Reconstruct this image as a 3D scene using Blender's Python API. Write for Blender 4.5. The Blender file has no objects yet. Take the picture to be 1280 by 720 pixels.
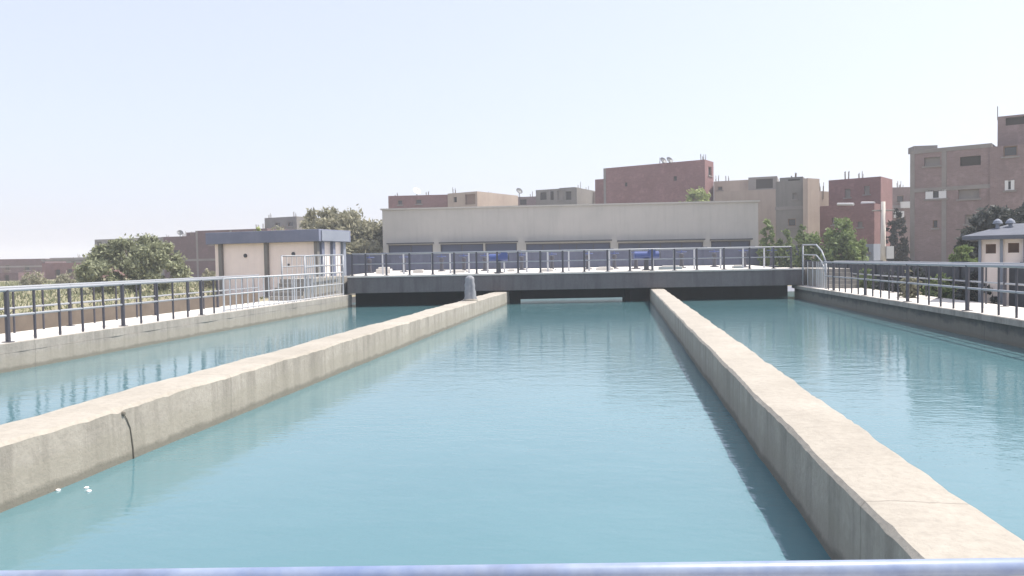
import bpy, math, random
from mathutils import Vector, Matrix
R = math.radians
rnd = random.Random(7)
scene = bpy.context.scene
col = scene.collection

# ------------------------------------------------------------------ camera
F, CAMZ, VP, ROLL = 960.0, 2.0, (775.0, 322.5), 1.0
def camera_axes():
    r = R(ROLL); c, s = math.cos(r), math.sin(r)
    dx, dy = VP[0]-640, VP[1]-360
    ux, uy = c*dx - s*dy, s*dx + c*dy
    pitch = math.atan2(-uy, F); cp, sp = math.cos(pitch), math.sin(pitch)
    yaw = math.atan2(ux, F*cp - uy*sp)
    right = Vector((math.cos(yaw), math.sin(yaw), 0)); fh = Vector((-math.sin(yaw), math.cos(yaw), 0))
    up = Vector((0, 0, 1)); fwd = cp*fh - sp*up; dn = -(cp*up + sp*fh)
    return c*right + s*dn, -s*right + c*dn, fwd
EX, EY, EZ = camera_axes()
CAM = Vector((0, 0, CAMZ))
def ray(px, py): return (px-640)*EX + (py-360)*EY + F*EZ
def at(px, py, Y):
    d = ray(px, py); return CAM + d*(Y/d.y)
def at_z(px, py, z):
    d = ray(px, py); return CAM + d*((z-CAMZ)/d.z)
cd = bpy.data.cameras.new('camera'); cam = bpy.data.objects.new('camera', cd); col.objects.link(cam)
cd.sensor_fit = 'HORIZONTAL'; cd.sensor_width = 36; cd.lens = F/1280*36
cd.clip_start = 0.05; cd.clip_end = 3000
m = Matrix((EX, -EY, -EZ)).transposed().to_4x4(); m.translation = CAM
cam.matrix_world = m
scene.camera = cam

# ------------------------------------------------------------------ materials
def newmat(name):
    mt = bpy.data.materials.new(name); mt.use_nodes = True
    nt = mt.node_tree; b = nt.nodes['Principled BSDF']
    return mt, nt, b
def N(nt, typ, **kw):
    n = nt.nodes.new(typ)
    for k, v in kw.items():
        if k.startswith('i_'):
            n.inputs[k[2:].replace('_', ' ')].default_value = v
        else: setattr(n, k, v)
    return n
def ramp(nt, src, stops):
    r = nt.nodes.new('ShaderNodeValToRGB'); e = r.color_ramp.elements
    while len(e) < len(stops): e.new(0.5)
    for k, (p, c) in enumerate(stops):
        e[k].position = p; e[k].color = (c[0], c[1], c[2], 1) if not isinstance(c, (int, float)) else (c, c, c, 1)
    nt.links.new(src, r.inputs[0]); return r.outputs[0]
def mix(nt, fac, a, b, mode='MIX'):
    n = nt.nodes.new('ShaderNodeMix'); n.data_type = 'RGBA'; n.blend_type = mode
    for s, v in ((0, fac), (6, a), (7, b)):
        if hasattr(v, 'is_output') or isinstance(v, bpy.types.NodeSocket): nt.links.new(v, n.inputs[s])
        elif isinstance(v, (int, float)): n.inputs[s].default_value = v
        else: n.inputs[s].default_value = (v[0], v[1], v[2], 1)
    return n.outputs[2]
def noise(nt, vec, scale, detail=5, rough=.6):
    n = N(nt, 'ShaderNodeTexNoise'); n.inputs['Scale'].default_value = scale
    n.inputs['Detail'].default_value = detail; n.inputs['Roughness'].default_value = rough
    if vec is not None: nt.links.new(vec, n.inputs['Vector'])
    return n.outputs[0]
def geo_pos(nt): return nt.nodes.new('ShaderNodeNewGeometry').outputs['Position']
def scaled(nt, vec, s):
    mp = nt.nodes.new('ShaderNodeMapping'); mp.inputs['Scale'].default_value = s
    nt.links.new(vec, mp.inputs['Vector']); return mp.outputs[0]
def bump(nt, b, h, strength, dist):
    bp = nt.nodes.new('ShaderNodeBump'); bp.inputs['Strength'].default_value = strength
    bp.inputs['Distance'].default_value = dist
    nt.links.new(h, bp.inputs['Height']); nt.links.new(bp.outputs[0], b.inputs['Normal'])

def mottled(name, c1, c2, scale=1.5, rough=.9, bumpd=.004, streak=0.0, dirt=None):
    mt, nt, b = newmat(name); p = geo_pos(nt)
    colr = ramp(nt, noise(nt, p, scale, 6, .65), [(.3, c1), (.7, c2)])
    if streak:
        st = noise(nt, scaled(nt, p, (3.0, 3.0, .25)), 1.3, 4)
        colr = mix(nt, ramp(nt, st, [(.48, 0.0), (.75, streak)]), colr, [x*.55 for x in c1])
    if dirt:
        d = noise(nt, p, scale*.3, 5, .7)
        colr = mix(nt, ramp(nt, d, [(.5, 0.0), (.72, .7)]), colr, dirt)
    nt.links.new(colr, b.inputs['Base Color']); b.inputs['Roughness'].default_value = rough
    if bumpd: bump(nt, b, noise(nt, p, 35, 4), .5, bumpd)
    return mt

def basin_concrete(name, c1, c2, wet=True, wetcol=(.05, .05, .042)):
    """rough cast concrete: blotches, run-down streaks, a wet weedy band at the waterline"""
    mt, nt, b = newmat(name); p = geo_pos(nt)
    colr = ramp(nt, noise(nt, p, .9, 8, .7), [(.28, c1), (.72, c2)])
    fine = noise(nt, p, 14, 5, .7)
    colr = mix(nt, ramp(nt, fine, [(.35, .28), (.6, 0.0)]), colr, [x*.6 for x in c1])
    st = noise(nt, scaled(nt, p, (2.2, 2.2, .22)), 1.6, 5, .65)
    sep = nt.nodes.new('ShaderNodeSeparateXYZ'); nt.links.new(p, sep.inputs[0])
    nz = nt.nodes.new('ShaderNodeSeparateXYZ')
    g = nt.nodes.new('ShaderNodeNewGeometry'); nt.links.new(g.outputs['Normal'], nz.inputs[0])
    up = ramp(nt, nz.outputs[2], [(.3, 1.0), (.6, 0.0)])
    stf = N(nt, 'ShaderNodeMath', operation='MULTIPLY'); nt.links.new(ramp(nt, st, [(.46, 0.0), (.72, .65)]), stf.inputs[0]); nt.links.new(up, stf.inputs[1])
    colr = mix(nt, stf.outputs[0], colr, [x*.5 for x in c1])
    if wet:
        w = N(nt, 'ShaderNodeMath', operation='MULTIPLY_ADD'); nt.links.new(noise(nt, p, 2.6, 6, .75), w.inputs[0])
        w.inputs[1].default_value = -.16; nt.links.new(sep.outputs[2], w.inputs[2])
        f = ramp(nt, w.outputs[0], [(0.0, 1.0), (.035, 0.0)])
        add = N(nt, 'ShaderNodeMath', operation='ADD'); nt.links.new(w.outputs[0], add.inputs[0]); add.inputs[1].default_value = .022
        f = ramp(nt, add.outputs[0], [(0.0, .8), (.05, 0.0)])
        colr = mix(nt, f, colr, wetcol)
        damp = N(nt, 'ShaderNodeMath', operation='MULTIPLY_ADD'); nt.links.new(noise(nt, p, 1.3, 5, .7), damp.inputs[0])
        damp.inputs[1].default_value = -.5; nt.links.new(sep.outputs[2], damp.inputs[2])
        colr = mix(nt, ramp(nt, damp.outputs[0], [(0.0, .45), (.10, 0.0)]), colr, (.27, .25, .20))
    jy = N(nt, 'ShaderNodeMath', operation='MULTIPLY_ADD'); nt.links.new(noise(nt, p, 3.0, 4), jy.inputs[0]); jy.inputs[1].default_value = .12; nt.links.new(sep.outputs[1], jy.inputs[2])
    jm = N(nt, 'ShaderNodeMath', operation='PINGPONG'); nt.links.new(jy.outputs[0], jm.inputs[0]); jm.inputs[1].default_value = 2.35
    colr = mix(nt, ramp(nt, jm.outputs[0], [(0.0, .55), (.016, 0.0)]), colr, [x*.45 for x in c1])
    nt.links.new(colr, b.inputs['Base Color']); b.inputs['Roughness'].default_value = .92
    bump(nt, b, noise(nt, p, 22, 7, .7), .7, .012)
    return mt

def brick(name, c1, c2, mortar, scale=1.0):
    mt, nt, b = newmat(name)
    uv = nt.nodes.new('ShaderNodeUVMap').outputs[0]
    br = nt.nodes.new('ShaderNodeTexBrick'); br.inputs['Scale'].default_value = 1.0
    br.inputs['Color1'].default_value = (*c1, 1); br.inputs['Color2'].default_value = (*c2, 1); br.inputs['Mortar'].default_value = (*mortar, 1)
    br.inputs['Brick Width'].default_value = .25*scale; br.inputs['Row Height'].default_value = .085*scale
    br.inputs['Mortar Size'].default_value = .010*scale; br.inputs['Bias'].default_value = 0
    nt.links.new(uv, br.inputs['Vector'])
    p = geo_pos(nt)
    c = mix(nt, ramp(nt, noise(nt, p, .35, 6, .7), [(.35, .55), (.65, 0.0)]), br.outputs[0], [x*.72 for x in c1])
    c = mix(nt, ramp(nt, noise(nt, p, 1.3, 6, .7), [(.52, 0.0), (.75, .55)]), c, [min(1, x*1.35+.03) for x in c2])
    nt.links.new(c, b.inputs['Base Color']); b.inputs['Roughness'].default_value = .95
    return mt

def paint(name, c, rough=.45, metallic=0.0, wear=.25):
    mt, nt, b = newmat(name); p = geo_pos(nt)
    cc = mix(nt, ramp(nt, noise(nt, p, 9, 5, .7), [(.5, 0.0), (.75, wear)]), c, [x*.55+.03 for x in c])
    nt.links.new(cc, b.inputs['Base Color']); b.inputs['Roughness'].default_value = rough; b.inputs['Metallic'].default_value = metallic
    return mt

def leafmat(name, c1, c2):
    mt, nt, b = newmat(name)
    g = nt.nodes.new('ShaderNodeNewGeometry')
    cc = ramp(nt, g.outputs['Random Per Island'], [(.1, c1), (.9, c2)])
    n = noise(nt, g.outputs['Position'], .8, 3)
    cc = mix(nt, ramp(nt, n, [(.4, 0.0), (.65, .5)]), cc, [x*1.3 for x in c2])
    nt.links.new(cc, b.inputs['Base Color']); b.inputs['Roughness'].default_value = .7
    tr = nt.nodes.new('ShaderNodeBsdfTranslucent'); nt.links.new(cc, tr.inputs[0])
    mx = nt.nodes.new('ShaderNodeMixShader'); mx.inputs[0].default_value = .3
    nt.links.new(b.outputs[0], mx.inputs[1]); nt.links.new(tr.outputs[0], mx.inputs[2])
    nt.links.new(mx.outputs[0], nt.nodes['Material Output'].inputs[0])
    return mt

M = {}
M['wall'] = basin_concrete('divider concrete', (0.2995, 0.2734, 0.2322), (0.4194, 0.3858, 0.3337))
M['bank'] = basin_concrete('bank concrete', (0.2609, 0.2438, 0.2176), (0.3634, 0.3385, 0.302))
M['shadebank'] = basin_concrete('shade darkened bank concrete', (.075, .08, .078), (.12, .122, .115))  # bank concrete darkened: shade on the right face below its lip, put into the colour
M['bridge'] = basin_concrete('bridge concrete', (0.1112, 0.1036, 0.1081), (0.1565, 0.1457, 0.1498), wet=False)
M['deck'] = mottled('pale deck screed', (0.5158, 0.4851, 0.4426), (0.6631, 0.6306, 0.582), 1.2, .9, .003)
M['plaster'] = mottled('cream plaster', (0.3743, 0.362, 0.3356), (0.4302, 0.4122, 0.379), .35, .9, .002, streak=.18)
M['kioskwall'] = mottled('kiosk render', (0.7987, 0.6889, 0.6296), (0.9105, 0.7884, 0.7175), .6, .9, .002, streak=.12)
M['bluegrey'] = mottled('blue grey render', (0.1445, 0.1615, 0.2295), (0.1955, 0.2125, 0.289), .8, .85, .002, streak=.15)
M['palegrey'] = mottled('pale blue grey render', (0.198, 0.2205, 0.27), (0.243, 0.2655, 0.315), .8, .85, .002)
M['roofgrey'] = mottled('grey roof sheet', (.085, .095, .12), (.12, .13, .16), 1.2, .85, .003, streak=.3)
M['brick_red'] = brick('red brick', (0.1926, 0.08702, 0.08864), (0.236, 0.1137, 0.1132), (0.2215, 0.1598, 0.1603))
M['brick_plum'] = brick('plum brick', (0.1168, 0.06692, 0.07577), (0.145, 0.08237, 0.0924), (0.1496, 0.1115, 0.1201))
M['brick_tan'] = brick('tan brick', (0.2151, 0.145, 0.1309), (0.2618, 0.1824, 0.1636), (0.2525, 0.2057, 0.187))
M['brick_grey'] = brick('grey brown brick', (0.2008, 0.1437, 0.1409), (0.2398, 0.1745, 0.1723), (0.2343, 0.19, 0.1879))
M['sand'] = mottled('sandy render', (0.3427, 0.2722, 0.2268), (0.4133, 0.3377, 0.2822), .5, .95, .003, streak=.2)
M['dull'] = mottled('dull grey render', (0.1658, 0.1573, 0.1487), (0.2125, 0.1997, 0.187), .5, .95, .003, streak=.3)
M['conc'] = mottled('frame concrete', (0.1955, 0.1785, 0.17), (0.2465, 0.2295, 0.2167), 1.0, .95, .003)
M['pane'] = paint('dark pane', (.035, .038, .045), .25)
M['void'] = paint('dark opening', (.03, .027, .025), .9)
M['bluepane'] = paint('blue glazing', (.05, .065, .12), .5, wear=.4)
M['frame'] = paint('pale frame', (.60, .60, .60), .6)
M['brownframe'] = paint('brown frame', (.20, .13, .10), .7)
M['post'] = paint('slate post paint', (.058, .056, .07), .5)
M['rail'] = paint('pale blue rail paint', (.30, .315, .34), .4)
M['whitepost'] = paint('white post paint', (.46, .47, .49), .5)
M['hand'] = mottled('chalky pale blue rail paint', (.15, .20, .34), (.29, .34, .44), 6, .38, .0008, dirt=(.13, .14, .17))
M['blue'] = paint('blue machine paint', (.045, .075, .23), .4)
M['steel'] = paint('dark steel', (.06, .065, .075), .5, .3)
M['slate'] = mottled('dark slate wall paint', (0.036, 0.04, 0.052), (0.056, 0.06, 0.0736), .9, .85, .003, streak=.3)
M['bluefence'] = mottled('dark blue fence panel', (0.0561, 0.06545, 0.1075), (0.08883, 0.09817, 0.1496), 1.4, .7, .003, streak=.4)
M['undershade'] = basin_concrete('under bridge shade concrete', (0.0084, 0.009, 0.0102), (0.015, 0.0156, 0.0168), wet=False)  # near-black base colour carries the shade beneath the bridge
M['soil'] = mottled('brown low wall', (.13, .105, .09), (.19, .155, .13), 1.5, .95, .01)
M['bark'] = mottled('bark', (.10, .075, .055), (.17, .13, .10), 4, .95, .01)
M['sheet'] = mottled('grey wrapping sheet', (.20, .205, .225), (.28, .285, .30), 5, .7, .006)
M['pole'] = mottled('pole concrete', (.50, .46, .41), (.58, .54, .49), 3, .9, .002)
M['foam'] = paint('white foam', (.8, .8, .78), .7)
M['crack'] = paint('crack dirt', (.15, .135, .11), .95)
M['leaf_olive'] = leafmat('olive leaves', (0.1518, 0.169, 0.09775), (0.3036, 0.3209, 0.1966))
M['leaf_dusty'] = leafmat('dusty leaves', (0.1782, 0.1782, 0.1162), (0.3392, 0.3209, 0.2231))
M['leaf_green'] = leafmat('green leaves', (0.0897, 0.1334, 0.04945), (0.2047, 0.2587, 0.09775))
M['leaf_bright'] = leafmat('bright leaves', (0.186, 0.232, 0.078), (0.326, 0.372, 0.139))
M['leaf_dark'] = leafmat('dark leaves', (.030, .038, .036), (.065, .075, .07))
M['grassblade'] = leafmat('dry grass', (.12, .14, .075), (.24, .245, .14))

def ground_mat():
    mt, nt, b = newmat('dusty ground'); p = geo_pos(nt)
    c = ramp(nt, noise(nt, p, .06, 7, .65), [(.35, (.20, .195, .10)), (.5, (.30, .27, .17)), (.65, (.40, .34, .25))])
    c = mix(nt, ramp(nt, noise(nt, p, 1.6, 7, .7), [(.4, .5), (.62, 0.0)]), c, (.17, .15, .10))
    nt.links.new(c, b.inputs['Base Color']); b.inputs['Roughness'].default_value = 1
    bump(nt, b, noise(nt, p, 4, 6, .7), .8, .06); return mt
M['ground'] = ground_mat()

def water_mat():
    mt, nt, b = newmat('basin water'); p = geo_pos(nt)
    c = ramp(nt, noise(nt, p, .16, 4), [(.35, (.080, .175, .200)), (.65, (.098, .200, .225))])
    nt.links.new(c, b.inputs['Base Color'])
    b.inputs['Roughness'].default_value = .05; b.inputs['IOR'].default_value = 1.5
    a = noise(nt, scaled(nt, p, (1.0, 1.5, 1.0)), 2.1, 3, .55)
    w = noise(nt, scaled(nt, p, (1.0, 1.7, 1.0)), 6.5, 3, .6)
    mm = N(nt, 'ShaderNodeMath', operation='MULTIPLY_ADD'); nt.links.new(w, mm.inputs[0]); mm.inputs[1].default_value = .38; nt.links.new(a, mm.inputs[2])
    # breeze patches: ripples stronger in some places
    g = ramp(nt, noise(nt, scaled(nt, p, (.5, 1, 1)), .22, 3), [(.3, .55), (.7, 1.0)])
    m2 = N(nt, 'ShaderNodeMath', operation='MULTIPLY'); nt.links.new(mm.outputs[0], m2.inputs[0]); nt.links.new(g, m2.inputs[1])
    bump(nt, b, m2.outputs[0], 1.0, .0088)
    return mt
M['water'] = water_mat()

# ------------------------------------------------------------------ mesh helpers
class MB:
    def __init__(s): s.v = []; s.f = []; s.uv = []
    def quad(s, pts, uv=None):
        n = len(s.v); s.v += [tuple(p) for p in pts]; s.f.append(tuple(range(n, n+len(pts))))
        s.uv.append(uv or [(0, 0)]*len(pts)); return s
    def poly(s, verts, faces):
        n = len(s.v); s.v += [tuple(p) for p in verts]
        for f in faces: s.f.append(tuple(i+n for i in f)); s.uv.append([(0, 0)]*len(f))
        return s
    def box(s, lo, hi):
        x0, y0, z0 = lo; x1, y1, z1 = hi
        return s.prism([(x0, y0), (x1, y0), (x1, y1), (x0, y1)], z0, z1)
    def prism(s, pts, z0, z1):
        n = len(pts); a = [(p[0], p[1], z0) for p in pts]; t = [(p[0], p[1], z1) for p in pts]
        fs = [tuple(range(n-1, -1, -1)), tuple(range(n, 2*n))]
        for i in range(n): j = (i+1) % n; fs.append((i, j, n+j, n+i))
        n0 = len(s.v); s.poly(a+t, fs)
        u = 0                                          # wall UVs in metres
        for i in range(n):
            j = (i+1) % n; L = math.hypot(pts[j][0]-pts[i][0], pts[j][1]-pts[i][1])
            s.uv[len(s.uv)-n+i] = [(u, z0), (u+L, z0), (u+L, z1), (u, z1)]; u += L
        return s
    def obox(s, c, d, L, W, z0, z1):
        """box centred at c (x,y), long side L along unit d, width W"""
        nx, ny = -d[1], d[0]; h, w = L/2, W/2
        return s.prism([(c[0]+a*h*d[0]+b*w*nx, c[1]+a*h*d[1]+b*w*ny) for a, b in ((-1, -1), (1, -1), (1, 1), (-1, 1))], z0, z1)
    def tube(s, pts, r, n=10, caps=True, r1=None):
        pts = [Vector(p) for p in pts]; rings = []
        for i, p in enumerate(pts):
            t = (pts[min(i+1, len(pts)-1)] - pts[max(i-1, 0)]).normalized()
            a = t.cross(Vector((0, 0, 1)))
            if a.length < .01: a = Vector((1, 0, 0))
            a.normalize(); b = a.cross(t)
            rr = r if r1 is None else r + (r1-r)*i/(len(pts)-1)
            rings.append([p + rr*(math.cos(k*2*math.pi/n)*a + math.sin(k*2*math.pi/n)*b) for k in range(n)])
        vs = [q for ring in rings for q in ring]; fs = []
        for i in range(len(rings)-1):
            for k in range(n): fs.append((i*n+k, i*n+(k+1) % n, (i+1)*n+(k+1) % n, (i+1)*n+k))
        if caps: fs.append(tuple(range(n-1, -1, -1))); fs.append(tuple(range((len(rings)-1)*n, len(rings)*n)))
        return s.poly(vs, fs)
    def lathe(s, c, prof, n=16, wob=0.0, seed=1):
        rr = random.Random(seed); ph = [rr.uniform(0, 6) for _ in range(4)]
        vs = []; fs = []
        for (r, z) in prof:
            for k in range(n):
                a = k*2*math.pi/n
                q = r*(1 + wob*(math.sin(3*a+ph[0]+z*3)+.6*math.sin(5*a+ph[1]-z*5)+.5*math.sin(8*a+ph[2])))
                vs.append((c[0]+q*math.cos(a), c[1]+q*math.sin(a), c[2]+z))
        for i in range(len(prof)-1):
            for k in range(n): fs.append((i*n+k, i*n+(k+1) % n, (i+1)*n+(k+1) % n, (i+1)*n+k))
        fs.append(tuple(range(n-1, -1, -1))); fs.append(tuple(range((len(prof)-1)*n, len(prof)*n)))
        return s.poly(vs, fs)
    def build(s, name, mat, parent=None, local=False, smooth=False, kind=None, bevel=0):
        off = ORG.get(parent.name, Vector()) if (parent is not None and not local) else Vector()
        me = bpy.data.meshes.new(name)
        me.from_pydata([(v[0]-off[0], v[1]-off[1], v[2]-off[2]) for v in s.v], [], s.f)
        ul = me.uv_layers.new(name='UVMap'); k = 0
        for pl, uv in zip(me.polygons, s.uv):
            for j in range(len(uv)): ul.data[k].uv = uv[j]; k += 1
        me.materials.append(M[mat]); me.validate(); me.update()
        if smooth:
            for pl in me.polygons: pl.use_smooth = True
        o = bpy.data.objects.new(name, me); col.objects.link(o)
        if parent is not None:
            o.parent = parent; ORG[o.name] = ORG.get(parent.name, Vector())
        if kind: o['kind'] = kind
        if bevel:
            bv = o.modifiers.new('bevel', 'BEVEL'); bv.width = bevel; bv.segments = 2; bv.limit_method = 'ANGLE'
        return o
ORG = {}
def thing(name, label, cat, loc, group=None):
    o = bpy.data.objects.new(name, None); col.objects.link(o); o.location = loc; o.empty_display_size = .2
    ORG[o.name] = Vector(loc); o['label'] = label; o['category'] = cat
    if group: o['group'] = group
    return o
def tag(o, label, cat, group=None):
    o['label'] = label; o['category'] = cat
    if group: o['group'] = group
    return o
def copy_part(o, loc, parent):
    c = o.copy(); col.objects.link(c); c.parent = parent; c.location = loc; ORG[c.name] = ORG[parent.name]; return c
def copy_tree(o, parent=None, loc=None):
    c = o.copy(); col.objects.link(c)
    if parent is not None: c.parent = parent
    if loc is not None: c.location = loc
    for ch in list(o.children): copy_tree(ch, c)
    return c

# ------------------------------------------------------------------ setting: ground, water
GX0, GX1, GY0, GY1, GZ = -13.2, 9.6, -2.5, 60.0, .30
mb = MB(); S = 900
xs = [-S, -200, -60, GX0, GX1, 60, 200, S]; ys = [-200, GY0, GY1-17, 90, 200, S]
ys = [-200, GY0, 44.0, 90, 200, S]
for i in range(len(xs)-1):
    for j in range(len(ys)-1):
        if xs[i] == GX0 and ys[j] == GY0: continue
        mb.quad([(xs[i], ys[j], GZ), (xs[i+1], ys[j], GZ), (xs[i+1], ys[j+1], GZ), (xs[i], ys[j+1], GZ)])
mb.build('ground', 'ground', kind='structure')
mb = MB(); mb.quad([(GX0, GY0, 0), (GX1, GY0, 0), (GX1, 44, 0), (GX0, 44, 0)])
mb.build('water', 'water', kind='structure')

# ------------------------------------------------------------------ basin walls
def lerp(a, b, t): return a+(b-a)*t
def wavy_wall(xa, xb, y0, y1, z0, top, seed, step=.11):
    """a cast divider: slightly wandering edges, worn arrises"""
    rr = random.Random(seed); ph = [rr.uniform(0, 9) for _ in range(12)]
    def wob(y, k, amp):
        return amp*(math.sin(y*.9+ph[k])+.7*math.sin(y*2.3+ph[k+1])+.5*math.sin(y*5.1+ph[k+2])+.35*math.sin(y*9.7+ph[k+3]))
    m = MB(); n = int((y1-y0)/step); prof = []
    for i in range(n+1):
        y = y0+(y1-y0)*i/n
        l = xa+wob(y, 0, .0065); r = xb+wob(y, 3, .0065); t = top+wob(y, 6, .006)
        jl, jr = [abs(rr.gauss(0, .006)) + (rr.uniform(.01, .03) if rr.random() < .035 else 0) for _ in '12']
        prof.append([(l-.012, y, z0), (l-.004, y, .2), (l, y, t-.03-jl), (l+.022+jl, y, t-.004),
                     (lerp(l, r, .5), y, t+.004), (r-.022-jr, y, t-.004), (r, y, t-.03-jr), (r+.004, y, .2), (r+.012, y, z0)])
    k = len(prof[0]); vs = [q for p in prof for q in p]; fs = []
    for i in range(n):
        for j in range(k-1): fs.append((i*k+j, (i+1)*k+j, (i+1)*k+j+1, i*k+j+1))
    fs.append(tuple(range(k))); fs.append(tuple(range(n*k+k-1, n*k-1, -1)))
    m.poly(vs, fs); return m
WT = .57
# left divider
lw = thing('divider_wall', 'pale concrete divider wall left of the middle basin, cracked near the camera', 'wall', (-5.36, 1.0, 0))
wavy_wall(-5.70, -5.05, 1.80, 34.9, -.9, WT, 3).build('wall_body', 'wall', lw)
cx, cy = -5.045, at_z(158, 545, .4).y
cy = CAM.y + (-5.05/ray(163, 550).x)*ray(163, 550).y
cr = MB(); pts = [(-5.047, cy-.10, .50), (-5.045, cy-.05, .43), (-5.046, cy, .33), (-5.043, cy+.015, .22), (-5.042, cy+.03, .1), (-5.038, cy+.035, -.05)]
cr.tube(pts, .004, 6, r1=.0085); cr.build('crack', 'crack', lw)
h = MB(); h.lathe((-5.05, cy-.10, .50), [(.001, -.03), (.02, -.015), (.022, 0), (.018, .015), (.001, .02)], 10, .12); h.build('anchor_hole', 'crack', lw)
rw = thing('divider_wall', 'pale concrete divider wall right of the middle basin, wide sunlit top and uneven edge', 'wall', (1.66, 1.0, 0))
wavy_wall(1.36, 1.97, 1.80, 36.2, -.9, WT, 11).build('wall_body', 'wall', rw)

# ------------------------------------------------------------------ banks (raised walkways beside the basins)
BL0, BL1 = Vector((-11.55, -2.4)), Vector((-12.05, 33.4))       # water edge of left bank
BR0, BR1 = Vector((8.15, -2.4)), Vector((7.98, 37.6))
def bank(name, label, A, B, out, width, z_top, lip, overhang):
    t = thing(name, label, 'walkway', (A.x+out*width/2, (A.y+B.y)/2, 0))
    n = 60; rr = random.Random(5); vs = []; k = 9
    body = MB()
    def P(y, dx): x = A.x+(B.x-A.x)*(y-A.y)/(B.y-A.y); return x+out*dx
    for i in range(n+1):
        y = A.y+(B.y-A.y)*i/n; j = rr.gauss(0, .006)
        vs += [(P(y, overhang), y, -.9), (P(y, overhang)+j, y, z_top-lip), (P(y, width), y, z_top-lip), (P(y, width), y, -.9)]
    fs = []
    for i in range(n):
        for q in range(3):
            f = (i*4+q, (i+1)*4+q, (i+1)*4+q+1, i*4+q+1)
            fs.append(f if out > 0 else f[::-1])
    fs.append((0, 1, 2, 3)); fs.append((n*4+3, n*4+2, n*4+1, n*4))
    body.poly(vs, fs); body.build('bank_wall', 'bank' if out < 0 else 'shadebank', t)
    n = 140; jt = [rr.gauss(0, .004) for _ in range(n+1)]
    for (d0, d1, part, mt_) in ((0, .05, 'edge_kerb', 'bank'), (.053, width+.05, 'walkway_slab', 'deck')):
        c = MB(); vs = []
        for i in range(n+1):
            y = A.y+(B.y-A.y)*i/n; j = jt[i] if d0 == 0 else 0
            vs += [(P(y, d0)+j, y, z_top-lip+.003), (P(y, d0)+j, y, z_top-(.015 if d0 == 0 else 0)), (P(y, d0+.015), y, z_top), (P(y, d1), y, z_top), (P(y, d1), y, z_top-lip+.003)]
        fs = []
        for i in range(n):
            for q in range(5):
                q2 = (q+1) % 5; f = (i*5+q, (i+1)*5+q, (i+1)*5+q2, i*5+q2); fs.append(f if out > 0 else f[::-1])
        fs.append((0, 1, 2, 3, 4)); fs.append((n*5+4, n*5+3, n*5+2, n*5+1, n*5))
        c.poly(vs, fs); c.build(part, mt_, t)
    return t
LZ, RZ = .56, .60
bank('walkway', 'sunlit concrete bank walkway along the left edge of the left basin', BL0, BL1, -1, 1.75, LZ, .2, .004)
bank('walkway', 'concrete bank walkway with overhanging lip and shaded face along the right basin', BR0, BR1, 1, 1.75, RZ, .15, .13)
t = thing('walkway', 'near concrete walkway under the camera across the basin ends', 'walkway', (-2, -.5, 0))
mb = MB(); mb.box((-11.5, -2.4, -.9), (8.1, 1.75, .30)); mb.build('walkway_slab', 'deck', t)

# ------------------------------------------------------------------ railings
def railing(name, label, A, B, posts, balusters, h, rails, rail_r=.03, post_r=.035, bal_r=.016, group=None, mats=('post', 'post', 'rail'), cat='railing'):
    """A, B: ends at floor level (3D). posts/balusters: distances 0..1 along. rails: heights (top first)."""
    A, B = Vector(A), Vector(B); t = thing(name, label, cat, (A+B)/2, group)
    o = ORG[t.name]
    for i, hh in enumerate(rails):
        mb = MB(); mb.tube([A+Vector((0, 0, hh)), B+Vector((0, 0, hh))], rail_r if i == 0 else rail_r*.72, 10)
        mb.build('top_rail' if i == 0 else 'mid_rail', mats[2], t, smooth=True)
    def run(lst, r, part, mat, hh):
        if not lst: return
        mb = MB(); mb.tube([(0, 0, -.02), (0, 0, hh)], r, 8)
        if part == 'post': mb.lathe((0, 0, 0), [(r*2.4, 0), (r*2.4, .012), (r, .016)], 10)
        proto = mb.build(part, mat, t, local=True)
        for k, u in enumerate(lst):
            p = A.lerp(B, u)-o
            if k == 0: proto.location = p
            else: copy_part(proto, p, t)
    run(posts, post_r, 'post', mats[0], h); run(balusters, bal_r, 'baluster', mats[1], h-.02)
    return t
def even(n, skip=0): return [i/(n-1) for i in range(n)]
def split_posts(y0, y1, step, every, phase=0):
    n = int((y1-y0)/step)+1; ps, bs = [], []
    for i in range(n):
        u = (i*step)/(y1-y0)
        (ps if (i+phase) % every == 0 else bs).append(u)
    return ps, bs
def on(A, B, y, off, z):
    x = A.x+(B.x-A.x)*(y-A.y)/(B.y-A.y); return (x+off, y, z)
HR = 1.02
ps, bs = split_posts(7.0, 21.9, .72, 5, 1)
railing('railing', 'left bank railing nearest the water, dark posts and pale rails', on(BL0, BL1, 7.0, -.12, LZ), on(BL0, BL1, 21.9, -.12, LZ), ps, bs, HR, [HR, .52], .036, .046, .027)
ps, bs = split_posts(8.2, 27.5, .9, 4, 2)
railing('railing', 'outer railing of the left walkway, beside the field and the olive bush', on(BL0, BL1, 8.2, -1.62, LZ), on(BL0, BL1, 27.5, -1.62, LZ), ps, bs, HR, [HR, .56], .036, .042, .024)
n = 27
railing('railing', 'white close-set bar railing at the far end of the left bank below the kiosk', on(BL0, BL1, 22.0, -.12, LZ), on(BL0, BL1, 32.6, -.12, LZ), [0, .5, 1], [i/n for i in range(1, n)], HR, [HR, .52, .06], .03, .03, .02, mats=('whitepost', 'whitepost', 'whitepost'))
ps, bs = split_posts(9.0, 32.4, .76, 5, 1)
railing('railing', 'right bank railing nearest the water, dark posts and pale blue rails', on(BR0, BR1, 9.0, .14, RZ), on(BR0, BR1, 32.4, .14, RZ), ps, bs, 1.08, [1.08, .54], .038, .05, .026)
ps, bs = split_posts(9.0, 36.4, 1.0, 4, 0)
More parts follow.
